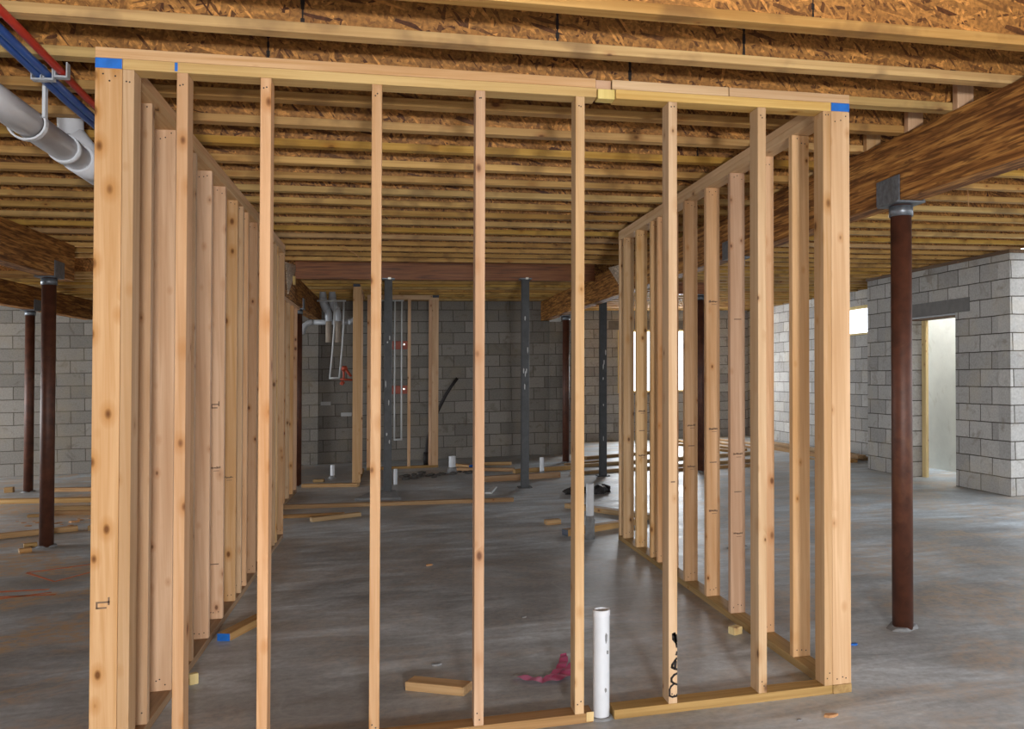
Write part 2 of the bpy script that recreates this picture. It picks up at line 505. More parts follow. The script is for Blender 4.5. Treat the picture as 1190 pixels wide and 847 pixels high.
def joist_mesh(x0, x1, seed):
    q = random.Random(seed)
    fl = MB()
    n = int((x1 - x0) / 0.3)
    fl.box(x0, x1, 0, 0.064, 0, 0.038, 0.002)
    tf = MB().box(x0, x1, 0, 0.064, 0.265, 0.303, 0.002)
    wb = MB().box(x0, x1, 0.027, 0.037, 0.037, 0.266)
    return fl, wb, tf


def joist(x0, x1, y, label, seams=()):
    z = jz(y)
    org = ((x0 + x1) / 2, y, z)
    t = thing('ceiling_joist', label, 'joist', org, 'ceiling joists')
    fl, wb, tf = joist_mesh(x0 - org[0], x1 - org[0], int(y * 100))
    for nm, mb, mt in (('bottom_flange', fl, M['flange']), ('web', wb, M['osb']), ('top_flange', tf, M['flange'])):
        o = mb.build(nm, mt, None, (0, 0, 0))
        o.parent = t
        o.location = (0, 0, 0)
    for sx in seams:
        m = MB()
        zz = 0.04
        while zz < 0.262:
            w = rnd.uniform(0.002, 0.008)
            m.box(sx - org[0] - w, sx - org[0] + w, 0.0255, 0.0275, zz, zz + 0.022)
            zz += 0.018
        o = m.build('web_seam', M['ink'])
        o.parent = t
        o.location = (0, 0, 0)
    return t


J0 = -0.60
ys = [J0 + 0.4065 * k for k in range(37)]
seams = {0: (2.52,), 1: (0.72, 1.65, 2.42), 2: (0.55, 2.05), 3: (3.32,), 4: (3.45,), 5: (2.8,)}
long_i = 0
for k, y in enumerate(ys):
    if y > 14.1:
        break
    xr = 7.68 if y < 7.5 else 8.66
    if 6.6 < y < 7.6:
        lab = f'short ceiling joist right of the cross beam, {"nearest" if y < 7 else ("middle" if y < 7.3 else "farthest")} of three'
        joist(3.72, xr, y, lab)
        continue
    xl = -8.9 if y < 11.6 else 4.0
    if k == 0:
        lab = 'ceiling joist nearest the camera, cut off by the top edge of the photo'
    elif k == 1:
        lab = 'second ceiling joist from the top of the photo, just above the front wall plate'
    elif k == 2:
        lab = 'third ceiling joist, directly behind the top plate of the front stud wall'
    else:
        lab = f'full width ceiling joist, {ORD[long_i]} counted back from the top of the photo'
    joist(xl, xr, y, lab, seams.get(k, ()))
    long_i += 1
b = MB()                                                        # wall behind the camera with its wide opening
b.box(-9.2, -0.4, -7.0, -6.8, 0, 2.60)
b.box(5.6, 8.7, -7.0, -6.8, 0, 2.60)
b.box(-0.4, 5.6, -7.0, -6.8, 2.15, 2.60)
b.box(-0.4, 5.6, -7.0, -6.8, 0.0, 0.25)
struct('wall_front', b, M['cmu_far'])
struct('trim_7', MB().box(-9.0, 8.7, -7.0, -6.9, 2.60, 2.966), M['sill'])

struct('trim_8', MB().box(7.682, 7.715, -7.0, 7.5, 2.669, 2.967, slope=CZ), M['osb_floor'], 'rim board on the joist ends')
struct('trim_9', MB().box(8.662, 8.70, 7.5, 14.4, 2.705, 2.967, slope=CZ), M['osb_floor'])
struct('trim_10', MB().box(-8.96, -8.902, -7.0, 11.9, 2.66, 2.967, slope=CZ), M['osb_floor'])
struct('trim_11', MB().box(-9.0, 4.0, 11.86, 11.9, 2.705, 2.967, slope=CZ), M['osb_floor'])
struct('trim_12', MB().box(4.0, 8.7, 14.3, 14.34, 2.74, 2.967, slope=CZ), M['osb_floor'])

# ------------------------------------------------------------------ girders and beams
def beam(label, x0, x1, y0, y1, z0, z1, mat, name='girder_beam', slope=CZ, skew=0.0, org=None):
    m = MB()
    m.box(x0, x1, y0, y1, z0, z1, 0.003, slope=slope)
    for v in m.bm.verts:
        v.co.x += skew * v.co.y
    t = m.build(name, mat, None, org or ((x0 + x1) / 2, y0, z0))
    return tag(t, label, 'beam')


GX0, GX1 = 3.655, 3.795
gr = beam('long dark laminated girder running back above the right stud wall', GX0, GX1, -3.2, 11.9, 2.302, 2.642, M['lvl'], skew=-0.009)
fp = MB().prism([(6.86, 2.70), (6.10, 2.655), (6.14, 2.335)], 'x', 3.575, 3.59).build('lit_patch', M['osb_lit'], gr, (3.58, 6.4, 2.5))  # added triangle imitating the lit patch on the girder face
gl = beam('laminated girder above the left stud wall, ending over the rusty column by the drain pipes', -0.27, -0.13, 4.95, 11.7, 2.305, 2.642, M['lvl'])
fp = MB().prism([(7.80, 2.80), (6.70, 2.70), (6.92, 2.37)], 'x', -0.129, -0.114).build('lit_patch', M['osb_lit'], gl, (-0.12, 7.0, 2.5))  # same painted stand-in for the lit patch, left girder
MB().box(-0.113, -0.09, 7.32, 7.42, 2.52, 2.62).build('wood_block', M['pale'], gl, (-0.1, 7.36, 2.52))
beam('laminated cross beam spanning between two girders on the dark grey columns', -0.12, 3.58, 7.62, 7.70, 2.62, 2.97, M['lvlx'], 'cross_beam', slope=0.0)
bl1 = beam('laminated girder at far left with a square cut end', -1.94, -1.80, -1.5, 5.45, 2.32, 2.642, M['lvl'])
bl2 = beam('low laminated girder at far left resting in the block wall', -3.67, -3.53, 2.5, 11.72, 2.345, 2.642, M['lvl'])

for i, k in enumerate((2, 3, 4, 5, 6)):
    yj = ys[k]
    x_ = GX0 - 0.009 * yj + 0.002
    pos = ['nearest the camera', 'second from the camera', 'third from the camera', 'fourth from the camera', 'fifth from the camera'][i]
    m = MB().box(x_, x_ + 0.089, yj - 0.042, yj - 0.003, jz(yj) - 0.002, jz(yj) + 0.30, 0.002)
    tag(m.build('squash_block', M['stud'], None, (x_ + 0.04, yj - 0.02, jz(yj))), f'short upright timber block on top of the right girder, {pos}', 'wood block')

# ------------------------------------------------------------------ steel columns
def round_column(x, y, ztop, label, bracket='x', r=0.0555, face=None):
    t = thing('steel_column', label, 'column', (x, y, 0))
    MB().tube([(x, y, 0.0), (x, y, ztop - 0.012)], r, 28).build('shaft', M['rust'], t, (x, y, 0))
    MB().tube([(x, y, ztop - 0.075), (x, y, ztop - 0.02)], r + 0.008, 28).build('collar', M['galv'], t, (x, y, ztop - 0.075))
    m = MB()
    m.box(x - 0.085, x + 0.085, y - 0.10, y + 0.10, ztop - 0.014, ztop - 0.004)
    m.build('cap_plate', M['galv'], t, (x, y, ztop - 0.01))
    for s in face or ():
        xf = s
        MB().box(xf - 0.004, xf + 0.004, y - 0.11, y + 0.11, ztop - 0.004, ztop + 0.13).build('side_plate', M['galv'], t, (xf, y, ztop))
    m = MB()
    m.blob((x, y, 0.0), (r * 1.35, r * 1.35, 0.03), 3)
    m.build('grout_collar', M['grout'], t, (x, y, 0))
    return t


def girder_z(y, base=2.302):
    return base + CZ * y


round_column(3.722, 0.76, girder_z(0.76) - 0.0, 'rusty round steel column standing alone to the right of the stud walls', face=(GX0 - 0.012, GX1 - 0.002))
round_column(3.70, 3.05, girder_z(3.05), 'rusty round column half hidden behind the middle studs of the right wall', face=(GX0 - 0.034, GX1 - 0.024))
round_column(-1.875, 5.07, girder_z(5.07, 2.32), 'rusty round column in front at far left, under the square cut girder', face=(-1.796, -1.944))
round_column(-3.61, 9.50, girder_z(9.5, 2.345), 'rusty round column farther back at far left, beside the block wall', face=(-3.526, -3.674))
round_column(-0.20, 8.75, girder_z(8.75, 2.305), 'rusty column at the end of the short framed wall near the drain pipes', face=(-0.126,))
round_column(3.72, 10.30, girder_z(10.3), 'slim rusty column beside the end pier of the dim block wall')
round_column(5.25, 8.22, 2.50, 'rusty column seen between the right wall studs beside the stacked timber')
# the short header over the last of those columns
beam('short dark header beam over the column beside the stacked timber', 4.6, 5.33, 8.18, 8.27, 2.505, 2.668, M['lvlx'], 'header_beam', slope=0)


def square_column(x, y, ztop, label, pad=False, w=0.047, tabs=True):
    t = thing('steel_post', label, 'column', (x, y, 0))
    MB().box(x - w, x + w, y - w, y + w, 0.0 + (0.02 if pad else 0), ztop, 0.006).build('shaft', M['grey_steel'], t, (x, y, 0))
    MB().box(x - 0.075, x + 0.075, y - 0.075, y + 0.075, ztop, ztop + 0.012).build('cap_plate', M['galv'], t, (x, y, ztop))
    if tabs:
        MB().box(x - 0.005, x + 0.03, y - 0.085, y - 0.078, ztop - 0.005, ztop + 0.02, 0).build('weld_tab', M['brass'], t, (x, y, ztop))
    m = MB()
    if pad:
        m.prism([(0.607, 7.02), (1.126, 6.90), (1.06, 7.66), (0.80, 7.70)], 'z', 0.0, 0.025)
    else:
        m.box(x - 0.085, x + 0.085, y - 0.085, y + 0.085, 0.0, 0.012, 0.003)
    m.build('base_pad', M['grout'] if pad else M['grey_steel'], t, (x, y, 0))
    mk = random.Random(int(x * 100))
    for i in range(6):
        z = mk.uniform(0.25, 2.2)
        MB().blob((x + mk.uniform(-0.03, 0.03), y - w - 0.0006, z), (0.008, 0.0015, mk.uniform(0.012, 0.05)), i, 1).build('paint_spot', M['paper'], t, (x, y, z))
    return t


square_column(0.97, 7.55, 2.61, 'square dark grey steel post on a grey grout pad, left of centre', True)
square_column(2.64, 7.44, 2.61, 'square dark grey steel post in the centre of the back area')
square_column(3.84, 8.25, 2.66, 'square dark grey steel post at the edge of the bright floor, right of the girder', tabs=False)

# ------------------------------------------------------------------ framed walls
ZB, HS = 0.038, 2.50
ZT = ZB + HS
W = 2.987


def stud(parent, x0, y0, wx, wy, z0=ZB, h=HS, stamps=(), nails=True, mat='stud'):
    org = (x0 + wx / 2, y0 + wy / 2, z0)
    m = MB().box(x0, x0 + wx, y0, y0 + wy, z0, z0 + h, 0.0025)
    if nails:
        m.mi = 1
        pts = [0.25, 0.75, 0.5] if wx > 0.06 else [0.35, 0.6]
        for zz in (z0 + 0.035, z0 + h - 0.035):
            for i, f_ in enumerate(pts):
                px = x0 + wx * (f_ + rnd.uniform(-0.06, 0.06))
                pz = zz + rnd.uniform(-0.012, 0.02)
                m.tube([(px, y0 - 0.0006, pz), (px, y0 + 0.001, pz)], 0.0032, 8)
    o = m.build('stud', [M[mat], M['nail']], parent, org)
    for (z, kind) in stamps:
        s = MB()
        if kind == 'line':
            s.box(x0 + wx * 0.25, x0 + wx * 0.75, y0 - 0.0006, y0 + 0.0005, z, z + 0.006)
        elif kind == 'text':
            px = x0 + wx * 0.2
            for i in range(7):
                ww = wx * 0.07
                s.box(px, px + ww, y0 - 0.0006, y0 + 0.0005, z + rnd.uniform(0, 0.005), z + rnd.uniform(0.009, 0.016))
                if i % 2:
                    s.box(px - ww, px + ww, y0 - 0.0006, y0 + 0.0005, z + 0.006, z + 0.009)
                px += wx * 0.09
            s.box(x0 + wx * 0.4, x0 + wx * 0.75, y0 - 0.0006, y0 + 0.0005, z - 0.012, z - 0.009)
        elif kind == 'two':
            a = x0 + wx * 0.22
            bq = x0 + wx * 0.72
            s.box(a, bq, y0 - 0.0006, y0 + 0.0005, z + 0.020, z + 0.026)
            s.box(bq - 0.006, bq, y0 - 0.0006, y0 + 0.0005, z + 0.012, z + 0.040)
            s.box(a, bq - 0.01, y0 - 0.0006, y0 + 0.0005, z, z + 0.006)
            s.box(a, a + 0.006, y0 - 0.0006, y0 + 0.0005, z, z + 0.020)
        s.build('grade_stamp', M['stamp'], o, (x0 + wx / 2, y0, z))
    return o


def part_box(name, mat, parent, x0, x1, y0, y1, z0, z1, bevel=0.002):
    return MB().box(x0, x1, y0, y1, z0, z1, bevel).build(name, mat, parent, ((x0 + x1) / 2, (y0 + y1) / 2, z0))


# front wall
fw = thing('stud_wall', 'front framed wall of bare studs with a tall white pipe through its bottom plate', 'stud wall', (1.5, 0.045, 0), 'framed stud walls')
XF = [0.0898, 0.2690, 0.5557, 0.9571, 1.3537, 1.7565, 2.1520, 2.5528, 2.8595]
fstuds = []
for i, x in enumerate(XF):
    st = {5: (), 6: ((0.95, 'line'),), 3: ()}.get(i, ())
    fstuds.append(stud(fw, x, 0.0, 0.038, 0.089, stamps=st))
GAP0, GAP1 = 1.832, 1.925
part_box('bottom_plate', M['treated_x'], fw, 0.0895, GAP0, 0.0, 0.089, 0.0, ZB)
part_box('bottom_plate', M['treated_x'], fw, GAP1 - 0.005, W - 0.0895, 0.0, 0.089, 0.0, ZB)
part_box('bottom_plate_scrap', M['pale'], fw, GAP0 - 0.028, GAP0 + 0.002, -0.004, 0.0, 0.006, ZB + 0.006, 0.001)
part_box('top_plate', M['yellow_x'], fw, 0.0895, 1.845, 0.0, 0.089, ZT, ZT + 0.038)
part_box('top_plate', M['yellow_x'], fw, 1.925, W - 0.0895, 0.0, 0.089, ZT, ZT + 0.038)
part_box('upper_top_plate', M['plate_x'], fw, 0.0, 1.84, 0.0, 0.089, ZT + 0.0385, ZT + 0.0765)
part_box('upper_top_plate', M['plate_x'], fw, 1.91, 2.42, 0.0, 0.089, ZT + 0.0385, ZT + 0.0765)
part_box('upper_top_plate', M['plate_x'], fw, 2.423, W, 0.0, 0.089, ZT + 0.0385, ZT + 0.0765)
part_box('plate_splice_block', M['pale'], fw, 1.848, 1.92, -0.006, 0.05, ZT - 0.006, ZT + 0.034)
part_box('plate_splice_block', M['plate_x'], fw, 1.842, 1.906, 0.008, 0.06, ZT + 0.036, ZT + 0.074)
# blue paint smudges on the front plate
for (a, c, mname) in ((0.262, 0.272, 'bluepaint'),):
    part_box('paint_mark', M[mname], fw, a, c, -0.0007, 0.0, ZT + 0.004, ZT + 0.036, 0)
# sprayed black scribble near the foot of the seventh stud
x0 = XF[6]
ob = fstuds[6]
zig = MB()


def stroke(pts, w):
    # flat marker stroke on the stud's front face; clipped at the stud edge
    P = [Vector((x0 + min(0.0375, max(0.0005, a)), 0, ZB + c)) for a, c in pts]
    for p_, q_ in zip(P, P[1:]):
        d = (q_ - p_)
        if d.length < 1e-5:
            continue
        nrm = Vector((-d.z, 0, d.x)).normalized() * w / 2
        ext = d.normalized() * w * 0.3
        quad = []
        for v in (p_ - ext + nrm, q_ + ext + nrm, q_ + ext - nrm, p_ - ext - nrm):
            quad.append((min(x0 + 0.0378, max(x0 + 0.0003, v.x)), v.z))
        zig.prism(quad, 'y', -0.0012, 0.0002)


stroke([(0.036, 0.232), (0.026, 0.300 - 0.012), (0.019, 0.285), (0.020, 0.265), (0.036, 0.245)], 0.010)
stroke([(0.030, 0.280), (0.032, 0.255)], 0.012)
stroke([(0.036, 0.212), (0.033, 0.200)], 0.008)
stroke([(0.036, 0.235 - 0.05), (0.028, 0.176), (0.016, 0.160), (0.014, 0.150), (0.026, 0.143), (0.037, 0.140)], 0.010)
stroke([(0.030, 0.170), (0.028, 0.150)], 0.012)
stroke([(0.037, 0.122), (0.024, 0.118), (0.012, 0.105), (0.012, 0.092), (0.024, 0.082), (0.037, 0.078)], 0.009)
stroke([(0.024, 0.082), (0.010, 0.072), (0.004, 0.060), (0.004, 0.034), (0.016, 0.028), (0.034, 0.030), (0.037, 0.036)], 0.008)
zig.build('black_scribble', M['ink'], ob, (x0, 0, ZB))['label'] = 'black handwritten squiggle sprayed near the foot of the stud'

# left side wall
lw = thing('stud_wall', 'left framed wall running back, its closely set stud faces overlapping in view', 'stud wall', (0.045, 2.4, 0), 'framed stud walls')
YL = [0.0, 0.40, 0.794, 1.20, 1.587, 1.983, 2.389, 2.593, 2.795, 3.194, 3.60, 4.00, 4.22, 4.36, 4.772]
lst = {0: ((0.605, 'two'),), 1: (), 2: (), 4: (), 5: ((1.25, 'two'), (0.9, 'text'), (0.35, 'line')), 6: ((0.8, 'text'),), 8: ((0.7, 'line'),)}
for i, y in enumerate(YL):
    stud(lw, 0.0, y, 0.089, 0.038, stamps=lst.get(i, ()))
part_box('bottom_plate', M['treated_y'], lw, 0.0, 0.089, 0.0, 4.81, 0, ZB)
tp = part_box('top_plate', M['plate_y'], lw, 0.0, 0.089, 0.0, 4.83, ZT, ZT + 0.038)
part_box('blue_painted_end', M['bluepaint'], tp, 0.001, 0.088, -0.0012, 0.0002, ZT + 0.001, ZT + 0.037, 0)
part_box('upper_top_plate', M['plate_y'], lw, 0.0, 0.089, 0.090, 4.83, ZT + 0.0385, ZT + 0.0765)

# right side wall
rw = thing('stud_wall', 'right framed wall running back beside the rusty column, studs spaced apart', 'stud wall', (W - 0.045, 1.8, 0), 'framed stud walls')
YR = [0.0, 0.387, 0.790, 1.183, 1.579, 1.983, 2.38, 2.584, 2.763, 3.162, 3.556, 3.688]
rst = {4: ((0.55, 'text'), (1.05, 'text'), (0.85, 'line'), (1.83, 'text')), 3: ((0.93, 'text'), (0.48, 'text'), (0.72, 'line'), (1.70, 'line')), 5: ((1.05, 'text'), (0.78, 'text'), (0.92, 'line')), 9: ((1.1, 'text'), (0.75, 'text'), (0.95, 'line'))}
for i, y in enumerate(YR):
    stud(rw, W - 0.089, y, 0.089, 0.038, stamps=rst.get(i, ()))
part_box('bottom_plate', M['treated_y'], rw, W - 0.089, W, -0.004, 3.73, 0, ZB)
tp = part_box('top_plate', M['plate_y'], rw, W - 0.089, W, 0.0, 3.73, ZT, ZT + 0.038)
part_box('blue_painted_end', M['bluepaint'], tp, W - 0.088, W - 0.001, -0.0012, 0.0002, ZT + 0.001, ZT + 0.037, 0)
part_box('upper_top_plate', M['plate_y'], rw, W - 0.089, W, 0.090, 3.73, ZT + 0.0385, ZT + 0.0765)

# short wall under the left girder
sw = thing('stud_wall', 'short low framed wall under the left girder, next to a rusty column', 'stud wall', (-0.175, 7.4, 0), 'framed stud walls')
SH = 2.255
for y in (6.40, 6.80, 7.20, 7.60, 8.00):
    stud(sw, -0.22, y, 0.089, 0.038, h=SH, nails=False)
part_box('bottom_plate', M['treated_y'], sw, -0.22, -0.131, 6.3, 8.04, 0, ZB)
part_box('top_plate', M['plate_y'], sw, -0.22, -0.131, 6.3, 8.30, ZB + SH, ZB + SH + 0.038)

# L-shaped closet framing round the plumbing
cw = thing('stud_wall', 'dim closet framing at the back wall around the supply pipes, with dark blue plate ends', 'stud wall', (1.0, 9.5, 0), 'framed stud walls')
CH = 2.575
for x in (0.515, ):
    stud(cw, x, 8.46, 0.105, 0.04, h=CH, nails=True)
    stud(cw, x, 8.501, 0.105, 0.04, h=CH, nails=False)
    stud(cw, x, 9.55, 0.089, 0.038, h=CH, nails=False)
part_box('bottom_plate', M['treated_y'], cw, 0.515, 0.604, 8.56, 10.37, 0, ZB)
part_box('bottom_plate', M['board_x'], cw, -0.13, 0.63, 8.55 - 0.09, 8.55 - 0.001, 0, ZB) if False else None
tp = part_box('top_plate', M['plate_y'], cw, 0.515, 0.604, 8.46, 10.37, ZB + CH, ZB + CH + 0.038)
part_box('dark_blue_end', M['navypaint'], tp, 0.516, 0.603, 8.458, 8.4602, ZB + CH + 0.001, ZB + CH + 0.037, 0)
for x, wx in ((0.64, 0.05), (1.245, 0.045), (1.565, 0.045), (1.612, 0.10)):
    stud(cw, x, 10.38, wx, 0.089, h=CH, nails=False)
part_box('bottom_plate', M['treated_x'], cw, 0.64, 1.715, 10.38, 10.469, 0, ZB)
tp = part_box('top_plate', M['plate_x'], cw, 0.64, 1.715, 10.38, 10.469, ZB + CH, ZB + CH + 0.07)
part_box('dark_blue_end', M['navypaint'], tp, 1.62, 1.715, 10.378, 10.3802, ZB + CH + 0.03, ZB + CH + 0.069, 0)

for o in (fw, lw, rw, sw, cw):
    o['kind'] = 'thing'

# ------------------------------------------------------------------ pipes
def arc(p0, c, p1, n=8):
    p0, c, p1 = Vector(p0), Vector(c), Vector(p1)
    return [(1 - t) ** 2 * p0 + 2 * t * (1 - t) * c + t * t * p1 for t in [i / n for i in range(n + 1)]]


# big white drain at top left, running back under the joists
px, pzz = -0.365, 2.44
dp = thing('drain_pipe', 'thick white drain pipe hung under the joists at upper left', 'pipe', (px, 0.5, pzz))
MB().tube([(px + 0.01, -0.9, pzz), (px, 1.02, pzz)], 0.057, 26).build('pipe_run', M['pvc_clean'], dp, (px, 0, pzz))
MB().tube([(px, 1.0, pzz), (px, 1.55, pzz)], 0.057, 26).build('pipe_run', M['pvc_clean'], dp, (px, 1.0, pzz))
MB().tube([(px, 0.80, pzz), (px, 0.86, pzz)], 0.064, 26).build('coupling', M['pvc'], dp, (px, 0.8, pzz))
m = MB()
m.tube([(px, 0.98, pzz), (px, 1.30, pzz)], 0.066, 26)
m.tube([(px, 1.24, pzz), (px - 0.045, 1.18, pzz + 0.09), (px - 0.085, 1.152, pzz + 0.15)], 0.059, 22)
m.build('tee_fitting', M['pvc_clean'], dp, (px, 1.1, pzz))
MB().tube([(px - 0.084, 1.152, pzz + 0.14), (px - 0.09, 1.152, jz(1) + 0.25)], 0.055, 22).build('riser', M['pvc_clean'], dp, (px, 1.152, pzz + 0.14))
m = MB()
hy = 0.42
ring = []
for i in range(15):
    a = math.radians(-200 + i * 220 / 14)
    ring.append((px + 0.064 * math.cos(a), hy, pzz + 0.064 * math.sin(a)))
for (xa, _, za), (xb, _, zb) in zip(ring, ring[1:]):
    ca, sa = (xa - px) / 0.064, (za - pzz) / 0.064
    cb, sb = (xb - px) / 0.064, (zb - pzz) / 0.064
    m.prism([(xa, za), (xb, zb), (px + 0.071 * cb, pzz + 0.071 * sb), (px + 0.071 * ca, pzz + 0.071 * sa)], 'y', hy - 0.014, hy + 0.014)
m.box(px + 0.056, px + 0.067, hy - 0.014, hy + 0.014, pzz + 0.02, jz(0.42))
m.build('strap_hanger', M['pvc'], dp, (px, hy, pzz))
d2 = thing('vent_pipe', 'short white pipe stub dropping beside the big drain tee at upper left', 'pipe', (px + 0.02, 1.42, 2.5))
MB().tube([(px + 0.04, 1.72, 2.52), (px + 0.04, 1.72, 2.85)], 0.03, 16).build('pipe_run', M['pvc_clean'], d2, (px, 1.72, 2.5))
MB().tube([(px + 0.04, 1.72, 2.505), (px + 0.04, 1.72, 2.57)], 0.036, 16).build('coupling', M['pvc'], d2, (px, 1.72, 2.5))

def supply(label, mat, dx, dz):
    t = thing('supply_tube', label, 'pipe', (-0.2 + dx, 0.3, 2.60 + dz))
    MB().tube([(-0.165 + dx, -1.2, 2.60 + dz), (-0.19 + dx, -0.2, 2.602 + dz), (-0.215 + dx, 0.6, 2.598 + dz), (-0.23 + dx, 2.0, 2.60 + dz)], 0.0145, 14).build('tube', mat, t, (-0.2 + dx, 0.3, 2.6 + dz))
    return t


supply('red supply tube under the joists at upper left', M['red'], 0.008, 0.002)
supply('blue supply tube right below the red one at upper left', M['blue'], -0.040, -0.010)
supply('lower blue supply tube, outermost of the three at upper left', M['blue'], -0.071, -0.012)
clip = MB()
for dx, dz in ((0.008, 0.002), (-0.040, -0.010), (-0.071, -0.012)):
    clip.box(-0.203 + dx - 0.02, -0.203 + dx + 0.02, 0.255, 0.29, 2.60 + dz - 0.025, 2.60 + dz - 0.017, 0.002)
    clip.box(-0.203 + dx - 0.023, -0.203 + dx - 0.0175, 0.255, 0.29, 2.60 + dz - 0.025, 2.60 + dz + 0.035, 0.002)
    clip.box(-0.203 + dx + 0.0175, -0.203 + dx + 0.023, 0.255, 0.29, 2.60 + dz - 0.025, 2.60 + dz + 0.035, 0.002)
tag(clip.build('tube_clip', M['pvc_grey'], None, (-0.2, 0.27, 2.58)), 'grey plastic clip holding the red and blue tubes', 'clip')


def stub(x, y, h, r, label, mat='pvc', base=None, rb=1.7, lean=(0, 0)):
    t = thing('floor_pipe', label, 'pipe', (x, y, 0))
    MB().pipe([(x, y, 0.0), (x + lean[0], y + lean[1], h)], r, 0.005, 22).build('pipe_run', M[mat], t, (x, y, 0))
    if base:
        m = MB()
        m.tube([(x, y, 0.0), (x, y, base * 0.6), (x, y, base)], [r * rb, r * (rb * 0.6 + 0.4), r * 1.03], 18)
        qq = random.Random(int(x * 50))
        for i in range(6):
            a = qq.uniform(0, 6.28)
            m.blob((x + r * 0.95 * math.cos(a), y + r * 0.95 * math.sin(a), qq.uniform(0, base * 0.95)), (0.014, 0.014, base * 0.22), i, 1)
        m.build('grout_foot', M['grout'], t, (x, y, 0))
    return t


t = stub(1.876, 0.045, 0.44, 0.0345, 'tall white pipe standing in the gap of the front bottom plate')
MB().tube([(1.876, 0.045, 0.415), (1.876, 0.045, 0.44)], 0.0365, 22, cap=False).build('rim', M['pvc_clean'], t, (1.876, 0.045, 0.415))
m = MB()
m.tube([(1.876, 0.045, 0.0), (1.876, 0.045, 0.008)], [0.055, 0.04], 16)
m.build('grout_foot', M['grout'], t, (1.876, 0.045, 0))
for i, (zz, dx, hh) in enumerate(((0.33, 0.012, 0.022), (0.27, 0.018, 0.01), (0.12, 0.01, 0.01))):
    MB().blob((1.876 + dx, 0.045 - math.sqrt(0.0345 ** 2 - dx * dx), zz), (0.006, 0.002, hh), i, 1).build('scuff', M['grout'], t, (1.876, 0.01, zz))
stub(2.672, 3.83, 0.47, 0.034, 'white pipe with ragged grout foot in front of the black bag', base=0.20, rb=1.25)
stub(3.00, 8.31, 0.285, 0.03, 'white pipe stub among the boards right of the central grey post', base=0.10)
stub(1.87, 9.47, 0.245, 0.05, 'wide white pipe stub with grey grout foot amid rubble', base=0.09, rb=1.5)
stub(1.065, 8.41, 0.205, 0.024, 'plain pale pipe stub close behind the left grey post', base=None)
t = stub(0.20, 9.50, 0.19, 0.029, 'white pipe stub standing on a dark patch inside the closet framing', base=0.04, rb=2.0)

# drops behind the short wall
def vent_drop(x, label):
    t = thing('drain_drop', label, 'pipe', (x, 10.4, 1.96), 'twin drain drops')
    y = 10.40
    MB().tube([(x - 0.09, y, 2.83), (x - 0.085, y, 2.60)], 0.052, 20).build('upper_pipe', M['pvc_grey'], t, (x, y, 2.6))
    MB().tube(arc((x - 0.088, y, 2.64), (x - 0.085, y, 2.53), (x - 0.02, y, 2.45)), 0.057, 20).build('elbow', M['pvc_grey'], t, (x, y, 2.5))
    MB().tube(arc((x - 0.03, y, 2.465), (x, y, 2.42), (x, y, 2.28)), 0.051, 20).build('lower_elbow', M['pvc_grey'], t, (x, y, 2.3))
    MB().tube([(x, y, 2.34), (x, y, 1.96)], 0.045, 20).build('drop_sleeve', M['dusty_pvc'], t, (x, y, 1.96))


vent_drop(0.075, 'left one of two grey drain drops hanging from the joists in the dim back corner')
vent_drop(0.213, 'right one of two grey drain drops hanging from the joists in the dim back corner')
t = thing('waste_pipe', 'grey horizontal waste pipe with an elbow at each end on the dim block wall', 'pipe', (0, 11.0, 2.28))  # no hanger modelled, the run stands unsupported before the block wall
MB().tube(arc((-0.37, 11.05, 2.12), (-0.36, 11.05, 2.31), (-0.2, 11.05, 2.31)), 0.046, 18).build('elbow', M['pvc_grey'], t, (-0.3, 11.05, 2.2))
MB().tube([(-0.21, 11.05, 2.31), (0.34, 11.05, 2.31)], 0.042, 18).build('pipe_run', M['pvc_grey'], t, (0, 11.05, 2.31))
MB().tube(arc((0.33, 11.05, 2.31), (0.45, 11.05, 2.31), (0.46, 11.05, 2.45)), 0.046, 18).build('elbow', M['pvc_grey'], t, (0.4, 11.05, 2.35))


def loop(label, x1, x2, y, z0, z1, lean_b, r=0.0125):
    t = thing('supply_loop', label, 'pipe', ((x1 + x2) / 2, y, z0))  # tubes end below the joists, no hanger modelled
    for xa in (x1, x2):
        MB().tube([(xa + lean_b, y, z0), (xa + lean_b * 0.4, y, z0 + 0.4), (xa, y, (z0 + z1) / 2 + 0.2), (xa, y, z1)], r, 12).build('riser', M['cpvc'], t, (xa, y, z0))
    MB().tube([(x1 + lean_b - 0.01, y, z0), (x2 + lean_b + 0.01, y, z0)], r * 1.1, 12).build('bottom_bridge', M['cpvc'], t, (x1, y, z0))
    MB().tube([(x1 - 0.25, y, z1), (x2 + 0.03, y, z1)], r, 12).build('header_run', M['cpvc'], t, (x1, y, z1))
    return t


loop('pair of thin bowed grey tubes joined at the bottom, beside the twin drain drops', 0.165, 0.30, 10.25, 1.42, 2.58, -0.06)
loop('pair of thin straight grey tubes joined at the bottom, inside the closet studs', 1.05, 1.155, 10.43, 0.45, 2.60, 0.0)
for i, (z, pos) in enumerate(((1.91, 'upper'), (1.22, 'lower'))):
    t = thing('pipe_bracket', f'{pos} red bracket plate across the straight thin tubes', 'bracket', (1.12, 10.44, z))
    MB().box(0.99, 1.243, 10.446, 10.452, z - 0.065, z + 0.065, 0.002).build('plate', M['copper'], t, (1.12, 10.45, z))
    MB().tube([(1.19, 10.40, z + 0.01), (1.19, 10.446, z + 0.01)], 0.014, 12).build('outlet', M['brass'], t, (1.19, 10.42, z))
t = thing('pipe_valve', 'red orange valve hanging below the twin drain drops', 'valve', (0.33, 10.5, 1.45))  # stands free, no wall fixing modelled
